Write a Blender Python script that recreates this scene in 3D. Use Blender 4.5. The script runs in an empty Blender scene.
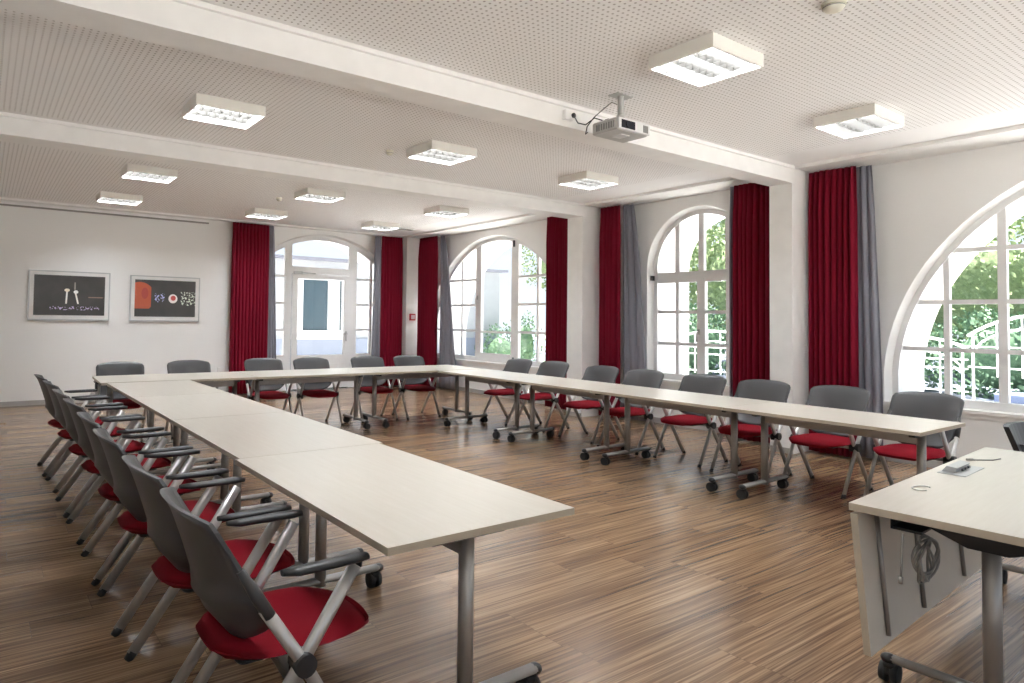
import bpy, math, random
from mathutils import Vector, Matrix
random.seed(7)
S = bpy.context.scene
COL = S.collection
PI = math.pi
R = math.radians

# ------------------------------------------------------------------ camera
yaw, pitch, roll, H = 0.608, 0.0322, 0.0133, 1.4404
fw = Vector((math.sin(yaw)*math.cos(pitch), math.cos(yaw)*math.cos(pitch), math.sin(pitch)))
rt = Vector((math.cos(yaw), -math.sin(yaw), 0))
up = rt.cross(fw)
r2 = rt*math.cos(roll) + up*math.sin(roll)
u2 = -rt*math.sin(roll) + up*math.cos(roll)
cam = bpy.data.objects.new('camera', bpy.data.cameras.new('camera'))
COL.objects.link(cam)
M = Matrix((r2, u2, -fw)).transposed().to_4x4()
M.translation = Vector((0, 0, H))
cam.matrix_world = M
cam.data.sensor_width = 36
cam.data.lens = 36*659.697/1024
cam.data.shift_x = 70.0177/1024
cam.data.shift_y = -44.33/1024
cam.data.clip_start = 0.05
cam.data.clip_end = 200
S.camera = cam

# ------------------------------------------------------------------ world, exposure
W = bpy.data.worlds.new('World'); S.world = W; W.use_nodes = True
nt = W.node_tree; nt.nodes.clear()
o_ = nt.nodes.new('ShaderNodeOutputWorld'); bg = nt.nodes.new('ShaderNodeBackground')
tc = nt.nodes.new('ShaderNodeTexCoord'); sp = nt.nodes.new('ShaderNodeSeparateXYZ')
rp = nt.nodes.new('ShaderNodeValToRGB')
nt.links.new(tc.outputs['Generated'], sp.inputs[0]); nt.links.new(sp.outputs['Z'], rp.inputs[0])
rp.color_ramp.elements[0].position = 0.0; rp.color_ramp.elements[0].color = (.86, .93, 1, 1)
rp.color_ramp.elements[1].position = 0.6; rp.color_ramp.elements[1].color = (.50, .70, 1, 1)
nt.links.new(rp.outputs[0], bg.inputs[0]); bg.inputs[1].default_value = .85
nt.links.new(bg.outputs[0], o_.inputs[0])
sun = bpy.data.objects.new('sun', bpy.data.lights.new('sun', 'SUN'))
sun.data.energy = 22.0; sun.data.angle = R(3); sun.data.color = (1, .97, .92)
sun.rotation_euler = Vector((-.16, -.30, -.94)).to_track_quat('-Z', 'Y').to_euler(); COL.objects.link(sun)
S.view_settings.view_transform = 'Standard'; S.view_settings.look = 'None'
S.view_settings.gamma = 1; S.view_settings.use_curve_mapping = False
S.view_settings.exposure = 0.58
LAMP = 50.0
S.cycles.max_bounces = 10; S.cycles.diffuse_bounces = 6; S.cycles.glossy_bounces = 4
S.cycles.transparent_max_bounces = 16; S.cycles.sample_clamp_indirect = 12.0
S.cycles.caustics_reflective = False; S.cycles.caustics_refractive = False

# ------------------------------------------------------------------ materials
def mat(name, col, rough=.5, metal=0, spec=.5, emit=None, es=0, bump=None, sheen=0):
    m = bpy.data.materials.new(name); m.use_nodes = True
    n = m.node_tree.nodes; l = m.node_tree.links; b = n['Principled BSDF']
    b.inputs['Base Color'].default_value = (*col, 1); b.inputs['Roughness'].default_value = rough
    b.inputs['Metallic'].default_value = metal; b.inputs['Specular IOR Level'].default_value = spec
    if sheen: b.inputs['Sheen Weight'].default_value = sheen
    if emit: b.inputs['Emission Color'].default_value = (*emit, 1); b.inputs['Emission Strength'].default_value = es
    t = n.new('ShaderNodeTexCoord'); no = n.new('ShaderNodeTexNoise')
    no.inputs['Scale'].default_value = bump[0] if bump else 6
    l.new(t.outputs['Object'], no.inputs['Vector'])
    mx = n.new('ShaderNodeMix'); mx.data_type = 'RGBA'
    v = bump[2] if bump and len(bump) > 2 else .06
    mx.inputs[6].default_value = (*[c*(1-v) for c in col], 1); mx.inputs[7].default_value = (*[min(1, c*(1+v)) for c in col], 1)
    l.new(no.outputs['Fac'], mx.inputs[0]); l.new(mx.outputs[2], b.inputs['Base Color'])
    if bump:
        bp = n.new('ShaderNodeBump'); bp.inputs['Strength'].default_value = bump[1]; bp.inputs['Distance'].default_value = .002
        l.new(no.outputs['Fac'], bp.inputs['Height']); l.new(bp.outputs[0], b.inputs['Normal'])
    return m

class G:  # tiny node graph helper
    def __init__(s, name):
        s.m = bpy.data.materials.new(name); s.m.use_nodes = True
        s.n = s.m.node_tree.nodes; s.l = s.m.node_tree.links; s.b = s.n['Principled BSDF']
    def math(s, op, a, b=None, c=None):
        q = s.n.new('ShaderNodeMath'); q.operation = op
        for i, x in enumerate((a, b, c)):
            if x is None: continue
            if isinstance(x, (int, float)): q.inputs[i].default_value = x
            else: s.l.new(x, q.inputs[i])
        return q.outputs[0]
    def xyz(s, kind='Object'):
        t = s.n.new('ShaderNodeTexCoord'); p = s.n.new('ShaderNodeSeparateXYZ'); s.l.new(t.outputs[kind], p.inputs[0])
        return p.outputs
    def comb(s, x, y, z):
        c = s.n.new('ShaderNodeCombineXYZ')
        for i, v in enumerate((x, y, z)):
            if isinstance(v, (int, float)): c.inputs[i].default_value = v
            else: s.l.new(v, c.inputs[i])
        return c.outputs[0]
    def noise(s, v, scale, detail=2, rough=.5):
        q = s.n.new('ShaderNodeTexNoise'); q.inputs['Scale'].default_value = scale
        q.inputs['Detail'].default_value = detail; q.inputs['Roughness'].default_value = rough
        s.l.new(v, q.inputs['Vector']); return q.outputs['Fac']
    def white(s, v):
        q = s.n.new('ShaderNodeTexWhiteNoise'); q.noise_dimensions = '3D'; s.l.new(v, q.inputs['Vector']); return q.outputs['Value']
    def ramp(s, f, stops):
        q = s.n.new('ShaderNodeValToRGB'); e = q.color_ramp.elements
        while len(e) < len(stops): e.new(.5)
        for i, (p, c) in enumerate(stops): e[i].position = p; e[i].color = (*c, 1)
        s.l.new(f, q.inputs[0]); return q.outputs[0]
    def mix(s, f, a, b):
        q = s.n.new('ShaderNodeMix'); q.data_type = 'RGBA'
        for i, x in ((0, f), (6, a), (7, b)):
            if isinstance(x, tuple): q.inputs[i].default_value = (*x, 1)
            elif isinstance(x, (int, float)): q.inputs[i].default_value = x
            else: s.l.new(x, q.inputs[i])
        return q.outputs[2]

def floor_mat():
    g = G('zebrano laminate planks'); X, Y, Z = g.xyz()
    row = g.math('FLOOR', g.math('DIVIDE', Y, .192))
    off = g.math('MULTIPLY', g.white(g.comb(row, 3.1, 0)), 1.28)
    xs = g.math('DIVIDE', g.math('ADD', X, off), 1.28)
    pl = g.math('FLOOR', xs)
    rnd = g.white(g.comb(row, pl, 1))
    px = g.math('ADD', g.math('MULTIPLY', X, .34), g.math('MULTIPLY', rnd, 37))
    wob = g.math('MULTIPLY', g.noise(g.comb(g.math('MULTIPLY', X, 1.0), Y, rnd), 1.6, 1), .022)
    y2 = g.math('ADD', Y, wob)
    s1 = g.noise(g.comb(g.math('MULTIPLY', px, 1.3), g.math('MULTIPLY', y2, 30), rnd), 2.2, 3, .65)
    s2 = g.noise(g.comb(g.math('MULTIPLY', px, 2.5), g.math('MULTIPLY', y2, 62), rnd), 1.6, 2, .6)
    s = g.math('ADD', g.math('MULTIPLY', s1, .62), g.math('MULTIPLY', s2, .38))
    s = g.math('ADD', s, g.math('MULTIPLY', g.math('SUBTRACT', rnd, .5), .085))
    c = g.ramp(s, [(.34, (.085, .048, .028)), (.43, (.150, .088, .050)), (.50, (.225, .138, .078)), (.57, (.315, .203, .118)), (.68, (.40, .27, .165))])
    fy = g.math('FRACT', g.math('DIVIDE', Y, .192)); fx = g.math('FRACT', xs)
    seam = g.math('MAXIMUM', g.math('LESS_THAN', fy, .012), g.math('LESS_THAN', fx, .002))
    c = g.mix(g.math('MULTIPLY', seam, .6), c, (.05, .03, .02))
    g.l.new(c, g.b.inputs['Base Color'])
    g.b.inputs['Roughness'].default_value = .24
    g.b.inputs['Specular IOR Level'].default_value = .5
    return g.m

def ceiling_mat():
    g = G('perforated plasterboard'); X, Y, Z = g.xyz()
    sp_ = .04
    fx = g.math('SUBTRACT', g.math('FRACT', g.math('DIVIDE', X, sp_)), .5)
    fy = g.math('SUBTRACT', g.math('FRACT', g.math('DIVIDE', Y, sp_)), .5)
    d = g.math('SQRT', g.math('ADD', g.math('MULTIPLY', fx, fx), g.math('MULTIPLY', fy, fy)))
    hole = g.math('LESS_THAN', d, .185)
    # plain border along the window wall and beside the beams
    inx = g.math('MULTIPLY', g.math('LESS_THAN', X, 6.78), g.math('GREATER_THAN', X, -.4))
    b = inx
    for a, c in ((3.773-.06, 4.03+.1), (6.89-.10, 7.2+.1), (11.85, 13)):
        o = g.math('SUBTRACT', 1, g.math('MULTIPLY', g.math('GREATER_THAN', Y, a), g.math('LESS_THAN', Y, c)))
        b = g.math('MULTIPLY', b, o)
    hole = g.math('MULTIPLY', hole, b)
    c = g.mix(hole, (.90, .89, .885), (.47, .44, .42))
    g.l.new(c, g.b.inputs['Base Color']); g.b.inputs['Roughness'].default_value = .85
    g.b.inputs['Specular IOR Level'].default_value = .2
    return g.m

def table_mat(name='maple laminate', k=1.0):
    g = G(name); X, Y, Z = g.xyz()
    n = g.noise(g.comb(g.math('MULTIPLY', X, 1.5), g.math('MULTIPLY', Y, 22), Z), 2.5, 3, .55)
    c = g.ramp(n, [(.3, (.70*k, .645*k, .555*k)), (.7, (.745*k, .695*k, .61*k))])
    g.l.new(c, g.b.inputs['Base Color']); g.b.inputs['Roughness'].default_value = .30
    g.b.inputs['Specular IOR Level'].default_value = .45
    return g.m

def glass_mat():
    m = bpy.data.materials.new('window glass'); m.use_nodes = True
    n = m.node_tree.nodes; l = m.node_tree.links; n.remove(n['Principled BSDF'])
    o = n['Material Output']; t = n.new('ShaderNodeBsdfTransparent'); g = n.new('ShaderNodeBsdfGlossy')
    t.inputs[0].default_value = (.96, .98, 1, 1); g.inputs['Roughness'].default_value = .02
    f = n.new('ShaderNodeFresnel'); f.inputs[0].default_value = 1.35
    x = n.new('ShaderNodeMixShader'); l.new(f.outputs[0], x.inputs[0]); l.new(t.outputs[0], x.inputs[1]); l.new(g.outputs[0], x.inputs[2])
    l.new(x.outputs[0], o.inputs[0]); return m

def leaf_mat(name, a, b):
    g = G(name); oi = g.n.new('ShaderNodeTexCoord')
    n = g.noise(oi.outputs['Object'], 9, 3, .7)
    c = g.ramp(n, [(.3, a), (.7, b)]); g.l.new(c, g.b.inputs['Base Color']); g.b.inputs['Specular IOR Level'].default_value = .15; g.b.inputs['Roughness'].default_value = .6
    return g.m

def photo_mat(name, kind):
    g = G(name); X, Y, Z = g.xyz()   # local x = -.5...5 across, z = up
    base = g.mix(g.noise(g.comb(X, Z, 0), 5, 3), (.022, .020, .018), (.055, .05, .046))
    def rect(x0, x1, z0, z1):
        return g.math('MULTIPLY', g.math('MULTIPLY', g.math('GREATER_THAN', X, x0), g.math('LESS_THAN', X, x1)),
                      g.math('MULTIPLY', g.math('GREATER_THAN', Z, z0), g.math('LESS_THAN', Z, z1)))
    def disc(cx, cz, r, ky=1):
        dx = g.math('SUBTRACT', X, cx); dz = g.math('MULTIPLY', g.math('SUBTRACT', Z, cz), ky)
        return g.math('LESS_THAN', g.math('ADD', g.math('MULTIPLY', dx, dx), g.math('MULTIPLY', dz, dz)), r*r)
    lights = g.math('GREATER_THAN', g.noise(g.comb(g.math('MULTIPLY', X, 1.0), Z, 4), 34, 1), .56)
    c = base
    if kind == 0:      # two lit angular columns over a row of city lights
        for (x0, z0, x1, z1, w) in ((-.055, -.125, -.045, .06, .012), (.115, -.125, .075, .04, .012)):
            k = (x1-x0)/(z1-z0); dx = g.math('SUBTRACT', g.math('SUBTRACT', X, x0), g.math('MULTIPLY', g.math('SUBTRACT', Z, z0), k))
            f = g.math('MULTIPLY', g.math('LESS_THAN', g.math('ABSOLUTE', dx), w), rect(-.3, .3, z0, z1))
            c = g.mix(f, c, (.85, .82, .76))
        c = g.mix(disc(-.045, .08, .038, 1.6), c, (.80, .70, .55)); c = g.mix(disc(.08, .055, .034, 1.3), c, (.85, .85, .85))
        beam = g.math('MULTIPLY', g.math('LESS_THAN', g.math('ABSOLUTE', g.math('SUBTRACT', X, .065)), .008), rect(-.3, .3, .09, .20))
        c = g.mix(g.math('MULTIPLY', beam, .5), c, (.5, .45, .4))
        c = g.mix(g.math('MULTIPLY', lights, rect(-.28, .42, -.22, -.165)), c, (.55, .45, .70))
        c = g.mix(rect(.26, .47, -.03, -.015), c, (.25, .16, .12))
    else:              # orange lit wall, red-white disc, scattered lights
        c = g.mix(g.math('MULTIPLY', rect(-.5, -.24, -.17, .4), disc(-.42, .02, .24)), c, (.50, .085, .03))
        c = g.mix(disc(-.34, .08, .055, .6), c, (.40, .05, .03))
        c = g.mix(g.math('MULTIPLY', lights, rect(-.18, -.02, -.06, .08)), c, (.50, .50, .85))
        c = g.mix(disc(.12, .0, .075), c, (.85, .78, .75)); c = g.mix(disc(.125, .01, .042), c, (.55, .08, .07))
        c = g.mix(g.math('MULTIPLY', lights, rect(.25, .5, -.11, .12)), c, (.65, .72, .60))
    g.l.new(c, g.b.inputs['Base Color']); g.b.inputs['Roughness'].default_value = .25
    return g.m

MT = dict(
    wall=mat('wall paint', (.86, .86, .85), .85, spec=.25, bump=(60, .05, .01)),
    white=mat('white paint', (.88, .87, .855), .6, spec=.3),
    frame=mat('window frame paint', (.80, .80, .80), .4),
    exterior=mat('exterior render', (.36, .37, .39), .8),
    exterior_blue=mat('blue grey render', (.24, .27, .34), .8),  # blue grey wall colour of the plinth and annex door
    base=mat('grey skirting', (.40, .39, .38), .5),
    metal=mat('satin aluminium', (.36, .345, .33), .42, metal=.6, bump=(30, .02, .03)),
    chrome=mat('silver tube', (.50, .49, .48), .36, metal=.65),
    black=mat('black plastic', (.018, .018, .02), .4),
    rubber=mat('black rubber', (.012, .012, .012), .7),
    shell=mat('grey shell plastic', (.060, .060, .063), .42, bump=(400, .1, .03)),
    sleeve=mat('dark grey sleeve', (.05, .05, .052), .4),
    red=mat('red seat fabric', (.215, .004, .012), .9, spec=.15, sheen=.0, bump=(500, .3, .15)),
    curtain=mat('red curtain cloth', (.175, .004, .018), .85, spec=.15, bump=(150, .1, .1)),
    liner=mat('grey curtain liner', (.22, .22, .26), .8, bump=(150, .1, .06)),
    table=table_mat(k=.80), edge=mat('table edge band', (.47, .41, .32), .4),
    glass=glass_mat(),
    lamp_body=mat('lamp housing enamel', (.82, .80, .75), .4),
    louvre=mat('lamp louvre', (.048, .045, .040), .5, spec=.3),
    tube=mat('fluorescent light', (1, 1, 1), .5, emit=(.93, .975, 1.03), es=LAMP),
    proj=mat('projector grey', (.50, .50, .49), .45), proj_w=mat('projector white', (.72, .72, .72), .4),
    lens=mat('lens glass', (.02, .02, .03), .08), vent=mat('vent grille', (.25, .25, .24), .6),
    cable=mat('grey cable', (.28, .27, .25), .5), cable_w=mat('light cable', (.72, .72, .70), .5),
    mat_board=mat('picture mount', (.78, .78, .77), .7), silver=mat('silver picture frame', (.48, .49, .50), .35, metal=.5),
    alarm=mat('fire alarm red', (.45, .02, .03), .4), alarm_w=mat('alarm plate', (.80, .72, .74), .4),
    detector=mat('smoke detector plastic', (.74, .72, .62), .5),
    terrace=mat('pale bounce slabs', (.80, .78, .74), .9, bump=(3, .2, .05)),  # unseen ground by the house, made pale to bounce sun onto the ceiling
    paving=mat('shade toned paving', (.15, .17, .21), .9, bump=(3, .2, .1)),  # blue tree shade on the far ground is put into this colour
    block=mat('blue grey stone block', (.10, .13, .22), .7),
    rail=mat('white railing paint', (.88, .90, .90), .5),
    trunk=mat('tree bark', (.16, .12, .09), .9), darkglass=mat('dark window pane', (.05, .08, .10), .1),
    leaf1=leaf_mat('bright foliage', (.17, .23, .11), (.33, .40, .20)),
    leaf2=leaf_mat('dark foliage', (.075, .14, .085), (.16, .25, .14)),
    grass=mat('grass', (.05, .10, .03), .9, bump=(20, .3, .3)),
    photo0=photo_mat('night columns print', 0), photo1=photo_mat('orange night print', 1),
    floor=floor_mat(), ceiling=ceiling_mat(),
)

# ------------------------------------------------------------------ mesh helpers
class MB:
    def __init__(s): s.v = []; s.f = []; s.sm = []; s.mi = []; s.cur = 0
    def add(s, vs, fs, smooth=False):
        b = len(s.v); s.v += [tuple(v) for v in vs]
        for f in fs: s.f.append([b+i for i in f]); s.sm.append(smooth); s.mi.append(s.cur)
        return s
    def box(s, x0, x1, y0, y1, z0, z1, bev=0):
        if bev:
            return s.rprism(x0, x1, y0, y1, z0, z1, bev)
        vs = [(x, y, z) for x in (x0, x1) for y in (y0, y1) for z in (z0, z1)]
        return s.add(vs, [(0, 1, 3, 2), (4, 6, 7, 5), (0, 4, 5, 1), (2, 3, 7, 6), (0, 2, 6, 4), (1, 5, 7, 3)])
    def rprism(s, x0, x1, y0, y1, z0, z1, r):   # box with rounded vertical corners and softened rims
        pts = []
        for cx, cy, a0 in ((x1-r, y1-r, 0), (x0+r, y1-r, 90), (x0+r, y0+r, 180), (x1-r, y0+r, 270)):
            for k in range(4): a = R(a0+30*k); pts.append((cx, cy, math.cos(a), math.sin(a)))
        n = len(pts); e = min(r*.5, (z1-z0)*.4); vs = []
        for z, k in ((z0, r-e), (z0+e, r), (z1-e, r), (z1, r-e)):
            for cx, cy, ca, sa in pts: vs.append((cx+ca*k, cy+sa*k, z))
        fs = [tuple(range(n-1, -1, -1)), tuple(range(3*n, 4*n))]
        for l in range(3):
            for i in range(n): j = (i+1) % n; fs.append((l*n+i, l*n+j, (l+1)*n+j, (l+1)*n+i))
        return s.add(vs, fs)
    def tube(s, path, r, seg=10, flat=1.0, axis=None, smooth=True, caps=True):
        # path of points, r radius or list; flat scales the section across 'axis'
        P = [Vector(p) for p in path]; n = len(P); rr = r if isinstance(r, (list, tuple)) else [r]*n
        vs = []; prev = None
        for i, p in enumerate(P):
            d = (P[min(i+1, n-1)]-P[max(i-1, 0)]).normalized()
            ref = Vector(axis) if axis else (prev if prev else (Vector((0, 0, 1)) if abs(d.z) < .9 else Vector((1, 0, 0))))
            a = (ref-d*ref.dot(d))
            a = a.normalized() if a.length > 1e-6 else d.orthogonal().normalized()
            b = d.cross(a); prev = a
            for k in range(seg):
                t = 2*PI*k/seg; vs.append(p+a*math.cos(t)*rr[i]*flat+b*math.sin(t)*rr[i])
        fs = []
        for i in range(n-1):
            for k in range(seg):
                j = (k+1) % seg; fs.append((i*seg+k, i*seg+j, (i+1)*seg+j, (i+1)*seg+k))
        s.add(vs, fs, smooth)
        if caps:
            b = len(s.v)-len(vs)
            s.f.append([b+k for k in range(seg-1, -1, -1)]); s.sm.append(False); s.mi.append(s.cur)
            s.f.append([b+(n-1)*seg+k for k in range(seg)]); s.sm.append(False); s.mi.append(s.cur)
        return s
    def ball(s, c, rx, ry, rz, seg=10, rings=6):
        vs = [(c[0], c[1], c[2]-rz)]
        for i in range(1, rings):
            t = PI*i/rings-PI/2
            for k in range(seg):
                a = 2*PI*k/seg; vs.append((c[0]+rx*math.cos(t)*math.cos(a), c[1]+ry*math.cos(t)*math.sin(a), c[2]+rz*math.sin(t)))
        vs.append((c[0], c[1], c[2]+rz)); fs = []
        for k in range(seg): fs.append((0, 1+(k+1) % seg, 1+k))
        for i in range(rings-2):
            for k in range(seg): j = (k+1) % seg; a = 1+i*seg; fs.append((a+k, a+j, a+seg+j, a+seg+k))
        t = 1+(rings-2)*seg; e = len(vs)-1
        for k in range(seg): fs.append((t+k, t+(k+1) % seg, e))
        return s.add(vs, fs, True)
    def build(s, name, m, parent=None, loc=None, **props):
        me = bpy.data.meshes.new(name); me.from_pydata(s.v, [], s.f); me.update()
        for p, sm, mi in zip(me.polygons, s.sm, s.mi): p.use_smooth = sm; p.material_index = mi
        for q in (m if isinstance(m, (list, tuple)) else [m]): me.materials.append(q)
        o = bpy.data.objects.new(name, me); COL.objects.link(o)
        if parent: o.parent = parent
        if loc: o.location = loc
        for k, v in props.items(): o[k] = v
        return o

def empty(name, loc, label, cat, rz=0, group=None):
    o = bpy.data.objects.new(name, None); COL.objects.link(o); o.empty_display_size = .1
    o.location = loc; o.rotation_euler = (0, 0, rz); o['label'] = label; o['category'] = cat
    if group: o['group'] = group
    return o
KIDS = {}
def kids(o): return [c for c in bpy.data.objects if c.parent is o]
def copy_tree(o, parent=None):
    c = o.copy(); COL.objects.link(c); c.parent = parent
    if o.name not in KIDS: KIDS[o.name] = kids(o)
    for ch in KIDS[o.name]: copy_tree(ch, c)
    return c
def place(o, loc, rz, label, group=None):
    o.location = loc; o.rotation_euler = (0, 0, rz); o['label'] = label
    if group: o['group'] = group
    return o

# ------------------------------------------------------------------ room
XW, XG, XO = 7.92, 8.08, 8.87      # window wall: inner face, glass, outer face
YB, ZC, ZB = 12.15, 3.19, 3.0
XL, YF = -.75, -2.6
ST = dict(kind='structure')
MB().box(XL-.2, XO, YF-.6, YB+.85, -.2, 0).build('floor', MT['floor'], **ST)
MB().box(XL-.2, XO, YF-.6, YB+.9, ZC, ZC+.2).build('ceiling', MT['ceiling'], **ST)
MB().box(XL-.2, XL, YF-.2, YB+.3, 0, ZC).build('wall_left', MT['wall'], **ST)

class Opening:   # arch opening: circle (c, zc, r) above, straight sides at c +- hw, sill
    def __init__(s, c, zc, r, hw, sill): s.c, s.zc, s.r, s.hw, s.sill = c, zc, r, hw, sill
    def top(s, y, k=0):
        d = max(0, (s.r+k)**2-(y-s.c)**2); return s.zc+math.sqrt(d)
    def outline(s, k=0, n=40):  # points up the low-y side, over the arch, down the other side
        hw = s.hw+k; pts = [(s.c-hw, s.sill)]
        a0 = math.acos(max(-1, min(1, hw/(s.r+k))))
        for i in range(n+1):
            a = PI-a0-(PI-2*a0)*i/n
            pts.append((s.c+(s.r+k)*math.cos(a), s.zc+(s.r+k)*math.sin(a)))
        pts.append((s.c+hw, s.sill)); return pts

def arch_wall(name, ops, a0, a1, z1, T, d_in, d_mid, d_out):
    """wall with arched openings, a = coordinate along the wall, T(a, depth, z) -> xyz"""
    m = MB()
    for depth, k in ((d_in, .038), (d_out, 0.0)):
        cur = a0
        for o in ops:
            pts = o.outline(k); lo, hi = pts[0][0], pts[-1][0]
            m.add([T(cur, depth, 0), T(lo, depth, 0), T(lo, depth, z1), T(cur, depth, z1)], [(0, 1, 2, 3)])
            m.add([T(lo, depth, 0), T(hi, depth, 0), T(hi, depth, o.sill), T(lo, depth, o.sill)], [(0, 1, 2, 3)])
            for p, q in zip(pts[1:-2], pts[2:-1]):
                m.add([T(p[0], depth, p[1]), T(q[0], depth, q[1]), T(q[0], depth, z1), T(p[0], depth, z1)], [(0, 1, 2, 3)])
            cur = hi
        m.add([T(cur, depth, 0), T(a1, depth, 0), T(a1, depth, z1), T(cur, depth, z1)], [(0, 1, 2, 3)])
    for o in ops:
        A = o.outline(.038); B = o.outline(0)
        for (d1, P), (d2, Q) in (((d_in, A), (d_mid, B)), ((d_mid, B), (d_out, B))):
            for i in range(len(P)-1):
                m.add([T(P[i][0], d1, P[i][1]), T(P[i+1][0], d1, P[i+1][1]), T(Q[i+1][0], d2, Q[i+1][1]), T(Q[i][0], d2, Q[i][1])], [(0, 1, 2, 3)])
            m.add([T(P[0][0], d1, o.sill), T(P[-1][0], d1, o.sill), T(Q[-1][0], d2, o.sill), T(Q[0][0], d2, o.sill)], [(0, 1, 2, 3)])
    m.add([T(a0, d_in, z1), T(a1, d_in, z1), T(a1, d_out, z1), T(a0, d_out, z1)], [(0, 1, 2, 3)])
    return m.build(name, MT['wall'], **ST)

O1 = Opening(.81, .79, 2.255, 2.25, .62)
O2 = Opening(5.35, 2.20, .775, .775, .62)
O3 = Opening(9.75, .93, 2.065, 2.05, .62)
OD = Opening(5.60, 1.13, 1.92, 1.45, 0.0)
TR = lambda a, d, z: (d, a, z)
TB = lambda a, d, z: (a, d, z)
arch_wall('wall_right', [O1, O2, O3], YF, YB+.9, ZC+.1, TR, XW, XG-.04, XO)
arch_wall('wall_back', [OD], XL, XW, ZC+.1, TB, YB, YB+.10, YB+.85)

FILL_OPS = [Opening(1.3, .79, 2.0, 1.95, .62), Opening(5.7, .79, 2.0, 1.95, .62)]  # arched openings behind the camera, added to let in fill daylight
arch_wall('wall_front', FILL_OPS, XL, XW, ZC+.1, TB, YF, YF-.12, YF-.6)
# ceiling beams, cornice along the windows, pilasters
for (y0, y1) in ((3.773, 4.03), (6.89, 7.2)):
    m = MB(); m.box(XL, XW, y0, y1, ZB, ZC+.02)
    m.box(XL, 7.35, y0-.03, y0, ZC-.035, ZC-.004); m.build('ceiling_beam', MT['white'], **ST)
    MB().box(7.35, XW, y0, y1, 0, ZB).build('pilaster', MT['white'], **ST)
m = MB()
for a, b in ((YF, 3.743), (4.03, 6.86), (7.2, YB)): m.box(7.38, XW+.01, a, b, ZC-.028, ZC+.02)
for a, b in ((YF, 3.743), (4.03, 6.86), (7.2, YB)): m.box(7.36, 7.385, a, b, ZC-.036, ZC+.02)
m.build('trim_1', MT['white'], **ST)
MB().box(XL, 7.35, YB-.16, YB, ZC-.03, ZC+.02).build('trim_2', MT['white'], **ST)
MB().box(7.38, 7.92, 11.93, 12.15, 0, ZC-.028).build('pilaster', MT['white'], **ST)
# skirtings
MB().box(XL, 4.15, YB-.015, YB, 0, .075).box(7.05, 7.38, YB-.015, YB, 0, .075).build('baseboard_back', MT['base'], **ST)
m = MB()
for a, b in ((YF, 3.773), (4.03, 6.89), (7.2, 11.93)): m.box(XW-.015, XW, a, b, 0, .075)
for a, b in ((3.773, 4.03), (6.89, 7.2), (11.93, 12.15)): m.box(7.34, 7.35, a, b, 0, .06)
m.build('baseboard_right', MT['base'], **ST)
# picture rail
r_ = MB().box(XL, 3.3, YB-.03, YB, 3.085, 3.11)
r_.build('picture_rail', mat('picture rail metal', (.30, .29, .28), .5, metal=.4), **ST)

# ------------------------------------------------------------------ windows
def ring(m, pts_o, pts_i, T, d0, d1):
    n = len(pts_o)
    for i in range(n-1):
        a, b, c, d = pts_o[i], pts_o[i+1], pts_i[i+1], pts_i[i]
        m.add([T(a[0], d0, a[1]), T(b[0], d0, b[1]), T(c[0], d0, c[1]), T(d[0], d0, d[1]),
               T(a[0], d1, a[1]), T(b[0], d1, b[1]), T(c[0], d1, c[1]), T(d[0], d1, d[1])],
              [(0, 1, 2, 3), (7, 6, 5, 4), (3, 2, 6, 7), (1, 0, 4, 5)])
def bx(m, T, a0, a1, d0, d1, z0, z1):
    p = [T(a, d, z) for a in (a0, a1) for d in (d0, d1) for z in (z0, z1)]
    m.add(p, [(0, 1, 3, 2), (4, 6, 7, 5), (0, 4, 5, 1), (2, 3, 7, 6), (0, 2, 6, 4), (1, 5, 7, 3)])
def vbar(m, T, o, a, w, d0, d1, z0=None, z1=None, k=-.02):
    lo = o.sill if z0 is None else z0
    t0 = min(o.top(a-w/2, k), 9 if z1 is None else z1); t1 = min(o.top(a+w/2, k), 9 if z1 is None else z1)
    p = [T(a-w/2, d0, lo), T(a+w/2, d0, lo), T(a+w/2, d0, t1), T(a-w/2, d0, t0), T(a-w/2, d1, lo), T(a+w/2, d1, lo), T(a+w/2, d1, t1), T(a-w/2, d1, t0)]
    m.add(p, [(0, 1, 2, 3), (7, 6, 5, 4), (0, 4, 5, 1), (1, 5, 6, 2), (2, 6, 7, 3), (3, 7, 4, 0)])
def halfspan(o, z, k=-.02):
    if z <= o.zc: return o.hw+k
    return min(o.hw+k, math.sqrt(max(0, (o.r+k)**2-(z-o.zc)**2)))
def glass(o, T, d, name, parent):
    pts = o.outline(-.03, 30); m = MB()
    m.add([T(a, d, z) for a, z in pts], [tuple(range(len(pts)))])
    return m.build(name, MT['glass'], parent, **ST)

def window(idx, o, mull, hbars, fw_=.055):
    root = MB(); ring(root, o.outline(.012), o.outline(-fw_), TR, XG-.05, XG+.05)
    bx(root, TR, o.c-o.hw, o.c+o.hw, XG-.05, XG+.05, .62, .70)
    w = root.build('window_%d' % idx, MT['frame'], **ST)
    m = MB()
    for a, wd, z0, z1 in mull: vbar(m, TR, o, a, wd, XG-.035, XG+.03, z0, z1)
    for z, wd, a0, a1 in hbars:
        h = halfspan(o, z); bx(m, TR, max(o.c-h, a0), min(o.c+h, a1), XG-.03, XG+.025, z-wd/2, z+wd/2)
    m.build('window_bars', MT['frame'], w, **ST)
    glass(o, TR, XG+.012, 'window_pane', w)
    s = MB().box(XW-.03, XG, o.c-o.hw-.14, o.c+o.hw+.14, .585, .618)
    s.box(XW-.012, XW, o.c-o.hw-.10, o.c+o.hw+.10, .54, .585)
    s.build('window_sill', MT['white'], w, **ST)
    return w
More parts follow.
